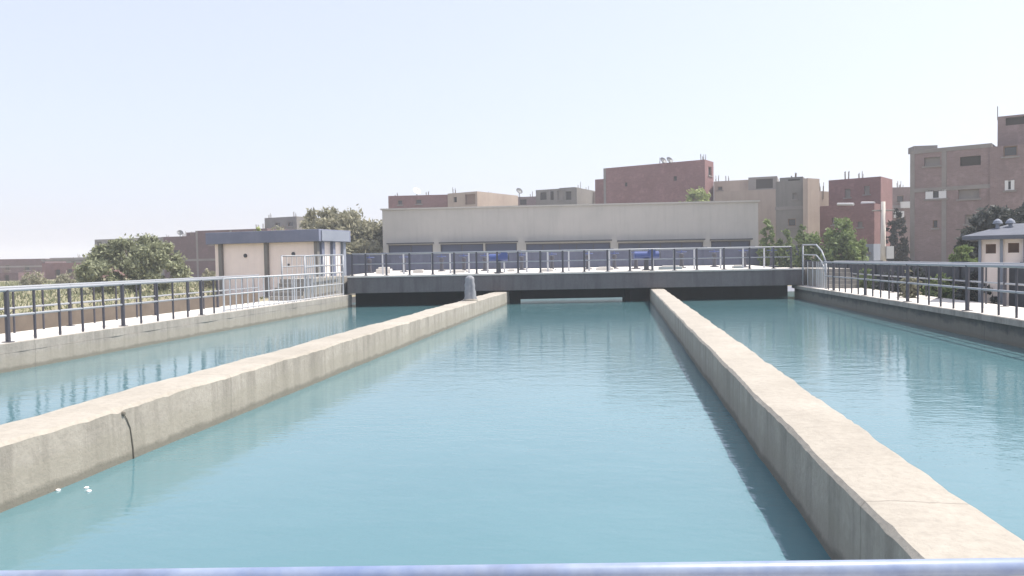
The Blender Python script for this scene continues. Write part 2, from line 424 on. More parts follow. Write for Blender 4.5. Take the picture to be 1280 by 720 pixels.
railing('railing', 'outer railing of the right walkway, in front of the dark slate wall', on(BR0, BR1, 9.0, 1.6, RZ), on(BR0, BR1, 36.4, 1.6, RZ), ps, bs, 1.08, [1.08, .58], .034, .042, .022)

# near hand rail the photographer stands at
nr = thing('hand_rail', 'blue painted hand rail pipe close to the camera across the bottom edge', 'railing', (-.1, 1.6, .30))
d = EX.copy(); d.z = 0; d.normalize()
c0 = at(640, 716.5, 1.6)
mb = MB(); a = c0 - Vector((d.x, d.y, 0))*5 ; b2 = c0 + Vector((d.x, d.y, 0))*5
a.z = c0.z+.024; b2.z = c0.z-.024
mb.tube([a, b2], .0185, 24); mb.build('top_rail', 'hand', nr, smooth=True)
for s in (-4.8, -3.2, -1.6, 0, 1.6, 3.2, 4.8):
    mb = MB(); q = c0 + Vector((d.x, d.y, 0))*s; mb.tube([(q.x, q.y, .30), (q.x, q.y, c0.z-.02-.0048*s)], .02, 10); mb.build('post', 'hand', nr)

# ------------------------------------------------------------------ footbridge
A2, B2 = Vector((-12.05, 33.0)), Vector((8.2, 36.5)); bd = (B2-A2).normalized(); bn = Vector((-bd.y, bd.x))
SZ0, SZ1, BW = .62, 1.40, 2.4
bl = (B2-A2).length
br = thing('footbridge', 'grey concrete footbridge crossing the far end of all three basins', 'bridge', ((A2.x+B2.x)/2, (A2.y+B2.y)/2, 0))
def bp(s, w): return A2 + bd*s + bn*w
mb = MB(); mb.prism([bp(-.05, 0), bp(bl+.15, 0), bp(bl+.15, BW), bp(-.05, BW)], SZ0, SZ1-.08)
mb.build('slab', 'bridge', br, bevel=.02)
mb = MB(); mb.prism([bp(-.05, -.04), bp(bl+.15, -.04), bp(bl+.15, BW+.04), bp(-.05, BW+.04)], SZ1-.077, SZ1)
mb.build('deck', 'deck', br, bevel=.01)
def s_of(px):
    """distance along the bridge front seen at photo column px"""
    r = ray(px, 350); # solve A2 + bd*s = t*r
    det = bd.x*(-r.y) - bd.y*(-r.x); return ((-A2.x)*(-r.y) - (-A2.y)*(-r.x))/det
# rear beam hangs to the water except over the middle opening
sa, sb = s_of(650)+.1, s_of(789)
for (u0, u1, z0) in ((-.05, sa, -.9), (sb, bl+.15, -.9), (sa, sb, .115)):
    mb = MB(); mb.prism([bp(u0+.003, BW-.35), bp(u1-.003, BW-.35), bp(u1-.003, BW-.01), bp(u0+.003, BW-.01)], z0, SZ0-.003); mb.build('rear_beam', 'undershade', br)
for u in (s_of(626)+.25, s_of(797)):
    mb = MB(); mb.prism([bp(u-.2, .7), bp(u+.2, .7), bp(u+.2, BW-.4), bp(u-.2, BW-.4)], -.9, SZ0-.003); mb.build('pier', 'undershade', br)
u = s_of(432)
def rail3(u, w, z): p = bp(u, w); return (p.x, p.y, z)
us = [s_of(x) for x in (440, 457, 483, 512, 541, 568, 596, 622, 648, 676, 704, 731, 760, 788, 816, 844, 872, 906, 938, 968, 990)]
L0, L1 = us[0], us[-1]
railing('railing', 'front railing of the footbridge, slate posts with two pale rails', rail3(L0, .1, SZ1), rail3(L1, .1, SZ1), [(x-L0)/(L1-L0) for x in us], [], .98, [.98, .52], .034, .046)
uw = [s_of(x) for x in (447, 470, 498, 536, 560, 585, 610, 632, 662, 690, 718, 745, 772, 800, 830, 858, 885, 920, 950, 978)]
L0, L1 = uw[0], uw[-1]
railing('railing', 'rear railing of the footbridge, white posts behind the slate ones', rail3(L0, BW-.1, SZ1), rail3(L1, BW-.1, SZ1), [(x-L0)/(L1-L0) for x in uw], [], .98, [.98, .52], .032, .04, mats=('whitepost', 'whitepost', 'rail'))

# stair landings that join bridge and banks
def landing(label, x0, x1, y0, y1, zt, steps, zb):
    t = thing('stair_landing', label, 'stairs', ((x0+x1)/2, (y0+y1)/2, zb))
    mb = MB(); mb.box((x0, y0, zb), (x1, y1, zt)); mb.build('landing', 'bank', t, bevel=.01)
    n = steps
    for i in range(n):
        z = zb + (zt-zb)*(n-i)/(n+1)
        mb = MB(); mb.box((x0+.02, y0-.28*(i+1)+.002, zb), (x1-.02, y0-.28*i-.002, z)); mb.build('step', 'bank', t)
    return t
landing('concrete steps and landing at the left end of the footbridge beside the kiosk', -13.7, -12.35, 29.6, 34.6, 1.385, 4, LZ+.003)
landing('concrete steps and landing at the right end of the footbridge', 8.45, 9.7, 34.2, 38.2, 1.385, 4, RZ+.003)
def stair_frame(label, corner, pts, bars, zlow, cap=9.0):
    """pipe frame: rails through pts, with bars between"""
    t = thing('stair_railing', label, 'railing', corner)
    for i, hh in enumerate((0, -.44)):
        mb = MB(); mb.tube([Vector(p)+Vector((0, 0, hh)) for p in pts], .032 if i == 0 else .026, 10); mb.build('top_rail' if i == 0 else 'mid_rail', 'rail', t, smooth=True)
    for p in (pts[0], pts[-1]):
        mb = MB(); mb.tube([(p[0], p[1], zlow(p)), (p[0], p[1], p[2])], .036, 10); mb.build('post', 'rail', t, smooth=True)
    A, B = Vector(pts[0]), Vector(pts[-1])
    for i in range(1, bars+1):
        u = i/(bars+1)*(len(pts)-1); k = int(u); p = Vector(pts[k]).lerp(Vector(pts[k+1]), u-k)
        mb = MB(); mb.tube([(p.x, p.y, zlow(p)), (p.x, p.y, min(cap, p.z))], .017, 8); mb.build('baluster', 'whitepost', t)
    return t
z2 = SZ1+1.0
stair_frame('pale pipe stair railing at the right end of the footbridge, bent down at its end', (8.25, 34, RZ), [(8.2, 36.3, z2+.05), (8.22, 34.0, z2+.02), (8.24, 33.2, z2-.25), (8.25, 32.55, RZ+1.08)], 7, lambda p: RZ, RZ+1.1)
stair_frame('white stair railing on the landing at the left end of the footbridge', (-12.3, 31, LZ), [(-12.28, 33.0, z2-.05), (-12.26, 29.7, z2-.08), (-12.2, 28.6, z2-.12)], 9, lambda p: LZ)
stair_frame('outer white stair railing behind the left landing, beside the kiosk corner', (-13.5, 31, LZ), [(-13.6, 34.0, z2-.05), (-13.6, 29.6, z2-.08)], 8, lambda p: LZ)

# wrapped stand on the left divider wall
p = at(565.5, 375, 27.0)
ws = thing('valve_stand', 'grey sheet-wrapped stand on top of the left divider wall near the bridge', 'stand', (-5.33, 27.0, WT))
mb = MB(); mb.lathe((-5.33, 27.0, WT), [(.22, -.02), (.235, .03), (.20, .16), (.205, .3), (.175, .42), (.185, .56), (.155, .66), (.165, .76), (.14, .84), (.06, .89), (.01, .90)], 36, .075, 4); mb.build('wrapping', 'sheet', ws, smooth=True)
mb = MB(); mb.lathe((-5.33, 27.0, WT), [(.28, -.01), (.27, .05), (.22, .06)], 16); mb.build('base', 'wall', ws)

# blue gear on the bridge
def gear(label, px, wid, dark):
    s = s_of(px); c = bp(s, 1.2)
    t = thing('gate_actuator', label, 'machine', (c.x, c.y, SZ1), 'gate actuators on the footbridge')
    D = Vector((bd.x, bd.y, 0))
    mb = MB(); q = Vector((c.x, c.y, SZ1+.72)); mb.tube([q-D*wid/2, q-D*wid*.42, q+D*wid*.42, q+D*wid/2], .17, 18); mb.build('motor', 'blue', t)
    mb = MB(); mb.lathe((c.x, c.y, SZ1), [(.22, 0), (.22, .04), (.12, .06), (.10, .5), (.16, .56)], 14); mb.build('pedestal', 'steel', t)
    mb = MB(); mb.obox((c.x+D.x*.25, c.y+D.y*.25), bd, .3, .34, SZ1+.74, SZ1+.98); mb.build('gearbox', 'blue', t)
    mb = MB(); e = q+D*(wid/2); r_ = .2
    mb.tube([e+Vector((D.x*.05, D.y*.05, 0))+r_*(Vector((-bd.y, bd.x, 0))*math.cos(a)+Vector((0, 0, 1))*math.sin(a)) for a in [i*2*math.pi/18 for i in range(19)]], .014, 6)
    mb.tube([e-D*.02, e+D*.07], .03, 8); mb.build('hand_wheel', 'steel', t)
    return t
gear('blue gate motor on a dark pedestal on the bridge above the right divider wall', 815, 1.15, 0)
gear('smaller blue gate motor on the bridge right of the left divider wall', 624, .85, 1)

# ------------------------------------------------------------------ raised platform and its clutter behind the bridge
PZ = 1.36
P0 = bp(-1.0, BW+3.6); P1 = bp(bl+1.0, BW+3.6)
t = thing('platform', 'sunlit raised concrete tank platform behind the footbridge', 'platform', (-3, 48, GZ))
mb = MB(); mb.prism([(P0.x, P0.y), (P1.x, P1.y), (9.0, 58.5), (-17.5, 58.5)], -.9, PZ); mb.build('platform_block', 'deck', t)
def valve(loc, label=None):
    t = thing('valve_pedestal', label, 'valve', loc, 'valve pedestals on the platform')
    x, y, z = loc
    mb = MB(); mb.lathe(loc, [(.26, -.01), (.26, .05), (.12, .08), (.10, .62), (.15, .66), (.13, .82), (.05, .86)], 12); mb.build('pedestal', 'post', t)
    mb = MB(); mb.tube([(x+.27*math.cos(a), y+.27*math.sin(a), z+.93) for a in [i*2*math.pi/16 for i in range(17)]], .022, 6)
    mb.tube([(x-.27, y, z+.93), (x+.27, y, z+.93)], .014, 6); mb.tube([(x, y, z+.8), (x, y, z+1.08)], .02, 6)
    mb.build('hand_wheel', 'blue', t)
    return t
vp = None
for i, px in enumerate((462, 505, 552, 580, 606, 652, 690, 735, 768, 795, 852, 893, 930, 965)):
    q = at(px, 330, 44.0 + 1.3*(i % 3))
    lab = 'dark valve pedestal with blue hand wheel standing among others on the platform behind the bridge'
    if vp is None: vp = valve((q.x, q.y, PZ), lab)
    else: copy_tree(vp, None, (q.x, q.y, PZ))
# white kerb blocks on the platform
kb = None
for i, px in enumerate((480, 524, 572, 640, 684, 756, 838, 922)):
    q = at(px, 330, 41.5 + .9*(i % 2))
    if kb is None:
        mb = MB(); mb.box((-.42, -.2, -.01), (.42, .2, .26)); mb.box((-.3, -.12, .26), (.3, .12, .36)); kb = mb.build('kerb_block', 'deck', bevel=.03); kb.location = (q.x, q.y, PZ)
        tag(kb, 'low white concrete block in the row along the platform behind the bridge', 'block', 'white blocks on the platform')
    else: c_ = copy_tree(kb, None, (q.x, q.y, PZ)); c_.scale = (rnd.uniform(.5, 1.5), rnd.uniform(.7, 1.2), rnd.uniform(.35, .6)); c_.rotation_euler.z = rnd.uniform(-.3, .3)

# ------------------------------------------------------------------ buildings
def face_holes(m, p0, p1, z0, z1, rects, depth=.22, u0=0.0):
    d = Vector((p1[0]-p0[0], p1[1]-p0[1])); L = d.length; d /= L; n = Vector((d.y, -d.x))   # outward (for CCW footprints)
    us = sorted(set([0, L]+[min(max(r[k], 0), L) for r in rects for k in (0, 1)])); zs = sorted(set([z0, z1]+[min(max(r[k], z0), z1) for r in rects for k in (2, 3)]))
    def P(u, z, w=0): return (p0[0]+d.x*u-n.x*w, p0[1]+d.y*u-n.y*w, z)
    for i in range(len(us)-1):
        for j in range(len(zs)-1):
            a, b, c, e = us[i], us[i+1], zs[j], zs[j+1]
            um, zm = (a+b)/2, (c+e)/2
            if any(r[0] < um < r[1] and r[2] < zm < r[3] for r in rects): continue
            m.quad([P(a, c), P(b, c), P(b, e), P(a, e)], [(u0+a, c), (u0+b, c), (u0+b, e), (u0+a, e)])
    for r in rects:
        a, b, c, e = r[:4]
        for q in ([P(a, c), P(a, c, depth), P(b, c, depth), P(b, c)], [P(a, e), P(b, e), P(b, e, depth), P(a, e, depth)],
                  [P(a, c), P(a, e), P(a, e, depth), P(a, c, depth)], [P(b, c), P(b, c, depth), P(b, e, depth), P(b, e)]):
            m.quad(q, [(0, 0), (depth, 0), (depth, .5), (0, .5)])
    return P
def shell(name, mat, parent, pts, z0, z1, holes=None, parapet=.7, th=.22, depth=.22):
    """walls of a CCW footprint with openings; flat roof sunk behind a parapet"""
    m = MB(); holes = holes or {}; Ps = {}
    n = len(pts); u = 0
    for i in range(n):
        Ps[i] = face_holes(m, pts[i], pts[(i+1) % n], z0, z1, holes.get(i, []), depth, u); u += (Vector(pts[(i+1) % n])-Vector(pts[i])).length
    c = sum((Vector(p) for p in pts), Vector((0, 0)))/n
    ins = []
    for i in range(n):
        a, b, e = Vector(pts[i-1]), Vector(pts[i]), Vector(pts[(i+1) % n])
        d1, d2 = (b-a).normalized(), (e-b).normalized(); n1, n2 = Vector((-d1.y, d1.x)), Vector((-d2.y, d2.x))
        k = (n1+n2); k = k*(th/max(.2, (1+n1.dot(n2)))); ins.append(b+k)
    for i in range(n):
        j = (i+1) % n
        m.quad([(pts[i][0], pts[i][1], z1), (pts[j][0], pts[j][1], z1), (ins[j].x, ins[j].y, z1), (ins[i].x, ins[i].y, z1)])
        m.quad([(ins[i].x, ins[i].y, z1), (ins[j].x, ins[j].y, z1), (ins[j].x, ins[j].y, z1-parapet), (ins[i].x, ins[i].y, z1-parapet)])
    m.quad([(q.x, q.y, z1-parapet) for q in ins])
    return m.build(name, mat, parent), Ps
def on_face(p0, p1, px, py):
    """where the sight line through a photo pixel meets the facade p0-p1: (distance along, height)"""
    d = Vector((p1[0]-p0[0], p1[1]-p0[1])); L = d.length; d /= L; r = ray(px, py)
    det = d.x*(-r.y) + r.x*d.y
    u = ((-p0[0])*(-r.y) + r.x*(-p0[1]))/det; tt = (p0[0]+d.x*u)/r.x if abs(r.x) > abs(r.y) else (p0[1]+d.y*u)/r.y
    return u, CAMZ + r.z*tt
def foot(pxl, Yl, pxr, Yr, depth):
    a, b = at(pxl, 320, Yl), at(pxr, 320, Yr); d = Vector((b.x-a.x, b.y-a.y)).normalized(); n = Vector((-d.y, d.x))
    return [(a.x, a.y), (b.x, b.y), (b.x+n.x*depth, b.y+n.y*depth), (a.x+n.x*depth, a.y+n.y*depth)]
def building(name, label, pxl, Yl, pxr, Yr, depth, ytop, mat, wins=(), bands=(), cols=(), z0=GZ, cat='building', side_wins=(), parapet=.7, mat_roof=None, root=None, part='wall', zbase=None):
    fp = foot(pxl, Yl, pxr, Yr, depth)
    pm, Ym = (pxl+pxr)/2, (Yl+Yr)/2
    z1 = at(pm, ytop, Ym).z
    if root is None:
        c = sum((Vector(p) for p in fp), Vector((0, 0)))/4; root = thing(name, label, cat, (c.x, c.y, z0))
    zb = z0 if zbase is None else zbase
    def rects(lst, f):
        out = []
        for w in lst:
            u0, za = on_face(fp[f], fp[(f+1) % 4], w[0], w[3]); u1, zt = on_face(fp[f], fp[(f+1) % 4], w[2], w[1])
            out.append((min(u0, u1), max(u0, u1), za, zt, w[4] if len(w) > 4 else 'dark'))
        return out
    hs = {0: rects(wins, 0), 1: rects(side_wins, 1)}
    wall, Ps = shell(part, mat, root, fp, zb, z1, hs, parapet)
    for f, rl in hs.items():
        P = Ps[f]
        for (u0, u1, za, zt, kind) in rl:
            pan = MB(); pan.quad([P(u0, za, .2), P(u1, za, .2), P(u1, zt, .2), P(u0, zt, .2)])
            wn = pan.build('window', {'dark': 'pane', 'void': 'void', 'blue': 'bluepane', 'shut': 'pane', 'grey': 'conc', 'brown': 'brownframe'}[kind], root)
            fr = MB(); t_ = min(.07, (u1-u0)*.12)
            def bar(a, b, c, e, w0=.17, w1=.08):
                fr.poly([P(a, c, w0), P(b, c, w0), P(b, e, w0), P(a, e, w0), P(a, c, w1), P(b, c, w1), P(b, e, w1), P(a, e, w1)],
                        [(0, 3, 2, 1), (4, 5, 6, 7), (0, 1, 5, 4), (2, 3, 7, 6), (1, 2, 6, 5), (3, 0, 4, 7)])
            if kind in ('dark', 'shut', 'blue', 'brown'):
                bar(u0, u1, za, za+t_); bar(u0, u1, zt-t_, zt); bar(u0, u0+t_, za, zt); bar(u1-t_, u1, za, zt)
                k = max(1, int((u1-u0)/1.3))
                for q in range(1, k): bar(lerp(u0, u1, q/k)-.03, lerp(u0, u1, q/k)+.03, za, zt)
                fr.build('frame', 'brownframe' if kind in ('dark', 'brown') else ('post' if kind == 'blue' else 'frame'), wn)
            if kind == 'shut':
                for (a, b) in ((u0, u0+(u1-u0)*.36), (u1-(u1-u0)*.36, u1)):
                    sh = MB(); m_ = fr; fr = sh; bar(a, b, za, zt, .05, -.05); fr = m_; sh.build('shutter', 'frame', wn)
            if kind in ('dark', 'shut', 'grey'):
                sl = MB(); m_ = fr; fr = sl; bar(u0-.12, u1+.12, za-.12, za-.003, .0, -.09); fr = m_; sl.build('sill', 'conc', wn)
    dx = Vector((fp[1][0]-fp[0][0], fp[1][1]-fp[0][1])).normalized()
    nn = Vector((dx.y, -dx.x))
    for zf in bands:                                    # projecting floor slabs
        e = .05; c = [(Vector(fp[0])-dx*e+nn*e), (Vector(fp[1])+dx*e+nn*e), (Vector(fp[2])+dx*e-nn*e), (Vector(fp[3])-dx*e-nn*e)]
        z = zf; mb = MB()
        mb.prism(c, z, z+.28); mb.build('floor_slab', 'conc', root)
    L = (Vector(fp[1])-Vector(fp[0])).length
    for cu in cols:
        p = Vector(fp[0])+dx*(cu*L)+nn*.012; mb = MB(); mb.obox((p.x, p.y), dx, .3, .05, zb, z1-.01); mb.build('column', 'conc', root)
    if part == 'wall' and name == 'brick_house':          # starter bars and a stair room left on the roof
        rr = random.Random(int(pxl*7+pxr)); dp = (Vector(fp[3])-Vector(fp[0]))
        for k in range(rr.randint(1, 3)):
            p = Vector(fp[0])+dx*L*rr.choice((.04, .3, .55, .8, .96))+dp*rr.uniform(.05, .5); mb = MB()
            for (ax, ay) in ((-.12, -.12), (.12, -.12), (.12, .12), (-.12, .12)): mb.tube([(p.x+ax, p.y+ay, z1-.75), (p.x+ax*1.4, p.y+ay, z1+rr.uniform(.35, .9))], .03, 5)
            mb.build('starter_bar', 'bark', root)
        if rr.random() < .6 and L > 5:
            p = Vector(fp[0])+dx*L*rr.uniform(.25, .75)+dp*.5; mb = MB(); mb.obox((p.x, p.y), dx, rr.uniform(1.6, 2.6), 2.0, z1-.72, z1+rr.uniform(.3, .75)); mb.build('stair_room', mat, root)
    return root, fp, z1

# white filter building straight ahead
fw = [(486, 305.5, 541, 330, 'blue'), (551, 304.5, 604, 330, 'blue'), (607, 303.5, 646, 330, 'blue'), (658, 303, 763, 330, 'blue'), (773, 302, 879, 330, 'blue'), (889, 300.5, 938, 330, 'blue')]
fb, fp, z1 = building('filter_building', 'long cream windowless-topped building behind the bridge with blue glazing low down', 479, 58.5, 948, 60.5, 16, 257.5, 'plaster', fw, parapet=.5)
d0 = (Vector(fp[1])-Vector(fp[0])).normalized(); nn = Vector((d0.y, -d0.x)); Lf = (Vector(fp[1])-Vector(fp[0])).length
mb = MB(); c = [Vector(fp[0])-d0*.12+nn*.12, Vector(fp[1])+d0*.12+nn*.12, Vector(fp[2])+d0*.12-nn*.12, Vector(fp[3])-d0*.12-nn*.12]
for i in range(4):
    a, b = c[i], c[(i+1) % 4]; q = (b-a).normalized(); r_ = Vector((-q.y, q.x))*.34
    mb.prism([a, b, b+r_, a+r_] if i % 2 == 0 else [a+q*.345, b-q*.345, b-q*.345+r_, a+q*.345+r_], z1+.003, z1+.12)
mb.build('coping', 'plaster', fb)
for w in fw:                                            # thin dark strip in place of the lintel shadow over each strip window
    u0, zz = on_face(fp[0], fp[1], w[0], w[1]); u1, _ = on_face(fp[0], fp[1], w[2], w[1])
    p = Vector(fp[0])+d0*((u0+u1)/2)+nn*.2; mb = MB(); mb.obox((p.x, p.y), d0, abs(u1-u0)+.2, .4, zz, zz+.09); mb.build('lintel_shade', 'steel', fb)

# left kiosk
kx = [at(276, 320, 38.0), at(401, 320, 36.6)]
kroot, kfp, kz = building('kiosk', 'cream kiosk with blue-grey roof band and two round vents on the left', 269, 38.1, 397, 36.8, 2.3, 303, 'kioskwall', parapet=.1, cat='kiosk')
dk = (Vector(kfp[1])-Vector(kfp[0])).normalized(); nk = Vector((dk.y, -dk.x)); Lk = (Vector(kfp[1])-Vector(kfp[0])).length
zt = at(340, 288.5, 37.2).z; e = .32
c = [Vector(kfp[0])-dk*e+nk*e, Vector(kfp[1])+dk*e+nk*e, Vector(kfp[2])+dk*e-nk*e, Vector(kfp[3])-dk*e-nk*e]
mb = MB(); mb.prism(c, kz-.03, zt); mb.build('roof_band', 'bluegrey', kroot, bevel=.02)
mb = MB(); mb.prism([c[1]+dk*.004+nk*-.2, c[1]+dk*.05-nk*.2, c[2]+dk*.05+nk*.2, c[2]+dk*.004+nk*.2], kz, zt-.05); mb.build('band_panel', 'palegrey', kroot)
for q in (0.07, .525, 1.0):
    p = Vector(kfp[0])+dk*(Lk*q)+nk*.06; mb = MB(); mb.obox((p.x, p.y), dk, .2, .2, GZ, kz-.035); mb.build('column', 'dull', kroot)
for q in (.12, .55, .98):
    p = Vector(kfp[1])-nk*(2.3*q)+dk*.06; mb = MB(); mb.obox((p.x, p.y), nk, .24, .2, GZ, kz-.035); mb.build('column', 'bluegrey' if q < .9 else 'palegrey', kroot)
for px, py, r_ in ((307, 319.5, .10), (367, 317.5, .10), (361, 331, .06)):
    u, z = on_face(kfp[0], kfp[1], px, py); p = Vector(kfp[0])+dk*u
    mb = MB(); mb.tube([(p.x-nk.x*.05, p.y-nk.y*.05, z), (p.x+nk.x*.05, p.y+nk.y*.05, z)], r_, 18); mb.build('vent', 'steel', kroot)
# right kiosk with grey hipped roof
k2, f2, z2k = building('kiosk', 'cream kiosk with grey sloping roof and small brown windows at the right edge', 1223, 23.6, 1345, 22.6, 3.2, 296, 'kioskwall', [(1232, 305, 1245, 317, 'brown'), (1260, 303.5, 1274, 316, 'brown'), (1290, 303, 1304, 315, 'brown')], parapet=.1, cat='kiosk')
dk = (Vector(f2[1])-Vector(f2[0])).normalized(); nk = Vector((dk.y, -dk.x)); e = .38
c = [Vector(f2[0])-dk*e+nk*e, Vector(f2[1])+dk*e+nk*e, Vector(f2[2])+dk*e-nk*e, Vector(f2[3])-dk*e-nk*e]
zr = at(1280, 277.5, 23.2).z
i1, i2 = [Vector(f2[0])+dk*.75-nk*1.3, Vector(f2[1])-dk*.75-nk*1.3]; 
mb = MB(); vs = [(p.x, p.y, z2k-.05) for p in c]+[(p.x, p.y, z2k+.06) for p in c]+[(i1.x, i1.y, zr), (i2.x, i2.y, zr)]
mb.poly(vs, [(3, 2, 1, 0), (0, 1, 5, 4), (1, 2, 6, 5), (2, 3, 7, 6), (3, 0, 4, 7), (4, 5, 9, 8), (6, 7, 8, 9), (5, 6, 9), (7, 4, 8)]); mb.build('roof', 'roofgrey', k2)
for px in (1225, 1252, 1281, 1309):
    u, _ = on_face(f2[0], f2[1], px, 320); p = Vector(f2[0])+dk*u+nk*.05; mb = MB(); mb.obox((p.x, p.y), dk, .07, .12, GZ, z2k-.055); mb.build('column', 'palegrey', k2)
for px in (1247, 1263):                                 # roof cowls
    q = at(px, 282, 24.0); t = MB(); t.lathe((q.x, q.y, zr-.32), [(.05, 0), (.05, .3), (.13, .32), (.10, .4), (.02, .46)], 12); t.build('roof_cowl', 'palegrey', k2)

# ---- brick town, left
building('brick_house', 'hazy plum brick row lowest at the far left edge', -40, 118, 56, 122, 10, 324, 'brick_plum', [(6, 331, 12, 338), (30, 331, 37, 338)], bands=(2.2,))
building('brick_house', 'small dark brown brick shed in front of the row at far left', -6, 96, 22, 96, 5, 341, 'brick_plum', [(6, 344, 11, 351, 'void')])
building('brick_house', 'pale hazy block showing over the low brick house left of the bush', 62, 150, 112, 150, 10, 322, 'dull', [(76, 326, 81, 330)])
building('brick_house', 'low reddish brick house left of the olive bush', 52, 104, 122, 101, 9, 328.5, 'brick_red', [(69, 337, 75, 345, 'void'), (84, 336, 90, 343)], bands=(3.0,))
building('brick_house', 'pale flat-topped block rising behind the olive bush', 119, 128, 204, 124, 12, 298, 'dull', [(121, 302, 127, 309, 'void'), (172, 299.5, 183, 304, 'void'), (190, 299, 196, 305, 'dark'), (188, 307, 196, 312)], bands=(5.2,))
building('brick_house', 'plum brick block between the bush and the kiosk, lower half of a pair', 203, 98, 246, 97, 10, 295.5, 'brick_plum', [(216, 312, 223, 319)], bands=(2.6, ), cols=(.02,))
building('brick_house', 'taller plum brick block rising just behind the left kiosk', 245, 97, 335, 95, 12, 287, 'brick_plum', [(262, 300, 267, 306)], bands=(2.6,), cols=(.02, .5))
building('brick_house', 'grey-green flat block behind the left kiosk roof and the tree', 332, 112, 372, 110, 11, 271.5, 'dull', [(344, 278, 350, 283), (360, 277, 366, 283)])
building('brick_house', 'dull block glimpsed between the dusty tree and the cream building', 452, 120, 497, 120, 10, 282, 'dull', [(470, 288, 474, 293)])
# ---- brick town, middle
b, fp, z1 = building('brick_house', 'long low brick house above the left end of the cream building', 487, 96, 562, 96.5, 9, 244, 'brick_red', [(497, 250, 503, 256), (520, 249, 527, 255)], bands=(7.2,))
building('brick_house', 'small pinkish house with a dark slot above the cream building', 561, 94, 598, 92, 9, 240.5, 'sand', [(567, 246, 571, 253, 'void'), (581.5, 242, 594, 256, 'brown')])
building('brick_house', 'sandy low house with flat roof right of the pinkish one', 597, 100, 626, 100, 9, 245.5, 'sand', [(606, 249, 611, 255)])
building('brick_house', 'low brown roofline with parapet breaks above the middle of the cream building', 612, 108, 676, 107, 10, 246.5, 'brick_grey', [(622, 250, 636, 255, 'void'), (650, 249, 658, 256, 'void')])
building('brick_house', 'dark open-fronted upper storey over the middle of the cream building', 671, 100, 722, 98, 9, 236, 'dull', [(675, 240, 683, 250, 'void'), (688, 239, 692, 250, 'void'), (697, 238, 703, 250, 'grey'), (707, 239, 714, 250, 'void')], bands=(8.0,))
building('brick_house', 'pinkish low block beside the dark open-fronted storey', 716, 104, 748, 103, 9, 240.5, 'sand', [(722, 245, 727, 250)])
b, fp, z1 = building('brick_house', 'big plum red brick block towering over the right half of the cream building', 756, 95, 882, 89.6, 3.0, 205, 'brick_red', [(781, 228, 784, 233, 'void'), (842, 220, 846, 226, 'void')], side_wins=[(885.5, 209, 889.5, 219, 'dark')], bands=(), cols=(.01,))
building('annex', 'narrow lower brick annex on the left of the big plum brick block', 745, 96.5, 756.4, 96.0, 4.5, 224, 'brick_red', root=b, part='annex')
b, fp, z1 = building('brick_house', 'sandy rendered house with a dark roof terrace behind the cream building corner', 893, 91, 944, 89.9, 6, 225.5, 'sand', [(897, 233, 903, 238)])
building('x', '', 936, 89.6, 972, 88.9, 5, 221, 'conc', [(945, 223, 966, 236, 'void')], root=b, part='terrace')
building('x', '', 895, 83, 973, 81.4, 5, 238, 'sand', root=b, part='lower_storey')
b, fp, z1 = building('brick_house', 'grey rendered block with one dark window and bright edge columns', 970, 71, 1005, 70.2, 5, 226, 'dull', [(985, 273, 995, 283, 'dark'), (991, 241, 996, 249, 'grey')], side_wins=[(1006, 246, 1008.5, 258, 'void')], bands=(6.0,))
building('x', '', 975, 72, 1004, 71.4, 3.5, 221.5, 'dull', [(985, 223.5, 1000, 232, 'void')], root=b, part='roof_room', zbase=7)
building('x', '', 1004, 69.6, 1010, 69.2, 1.5, 223, 'sand', root=b, part='end_pier')
building('brick_house', 'slim tall sandy house right of the grey rendered block', 1014, 79, 1021, 78.5, 3, 239, 'sand', bands=(6.2,), side_wins=[])
building('brick_house', 'faraway sandy house in the gap left of the red brick block', 1020, 118, 1042, 117, 8, 254, 'sand', [(1028, 262, 1033, 269)])
b, fp, z1 = building('brick_house', 'red brick block with a white ledge line right of the shrubs', 1036, 75.6, 1101, 73.2, 4, 223, 'brick_red', [(1056, 236, 1063, 247, 'grey'), (1080, 232, 1087, 243, 'grey')], bands=(), side_wins=[])
building('x', '', 1025, 71.4, 1093, 69.0, 1.8, 256, 'brick_red', [(1040, 272, 1047, 281, 'grey'), (1072, 277, 1078, 284, 'grey')], root=b, part='lower_storey')
for (x0, x1, y) in ((1047, 1067, 255.3), (1077, 1093, 253.8)):
    a, c2 = at(x0, y, 70.5), at(x1, y, 69.3); mb = MB(); mb.tube([a, c2], .12, 8); mb.build('ledge', 'frame', b)
building('hut', 'small pale hut under the red brick block beside the pole', 1079, 52, 1092, 51.6, 2.0, 305, 'palegrey', [(1082, 309, 1086, 315)], cat='hut')
b, fp, z1 = building('brick_house', 'brown-grey house half hidden between the pole and the big apartment block', 1108, 90, 1146, 90, 9, 234, 'brick_grey', [(1121, 244, 1130, 253), (1124, 270, 1132, 280)], bands=(7.0,))
for (px, py) in ((1132, 256), (1124, 268)):
    q = at(px, py, 89.7); mb = MB(); mb.box((q.x-.5, q.y-.05, q.z-.35), (q.x+.5, q.y+.25, q.z+.35)); mb.build('air_conditioner', 'frame', b)
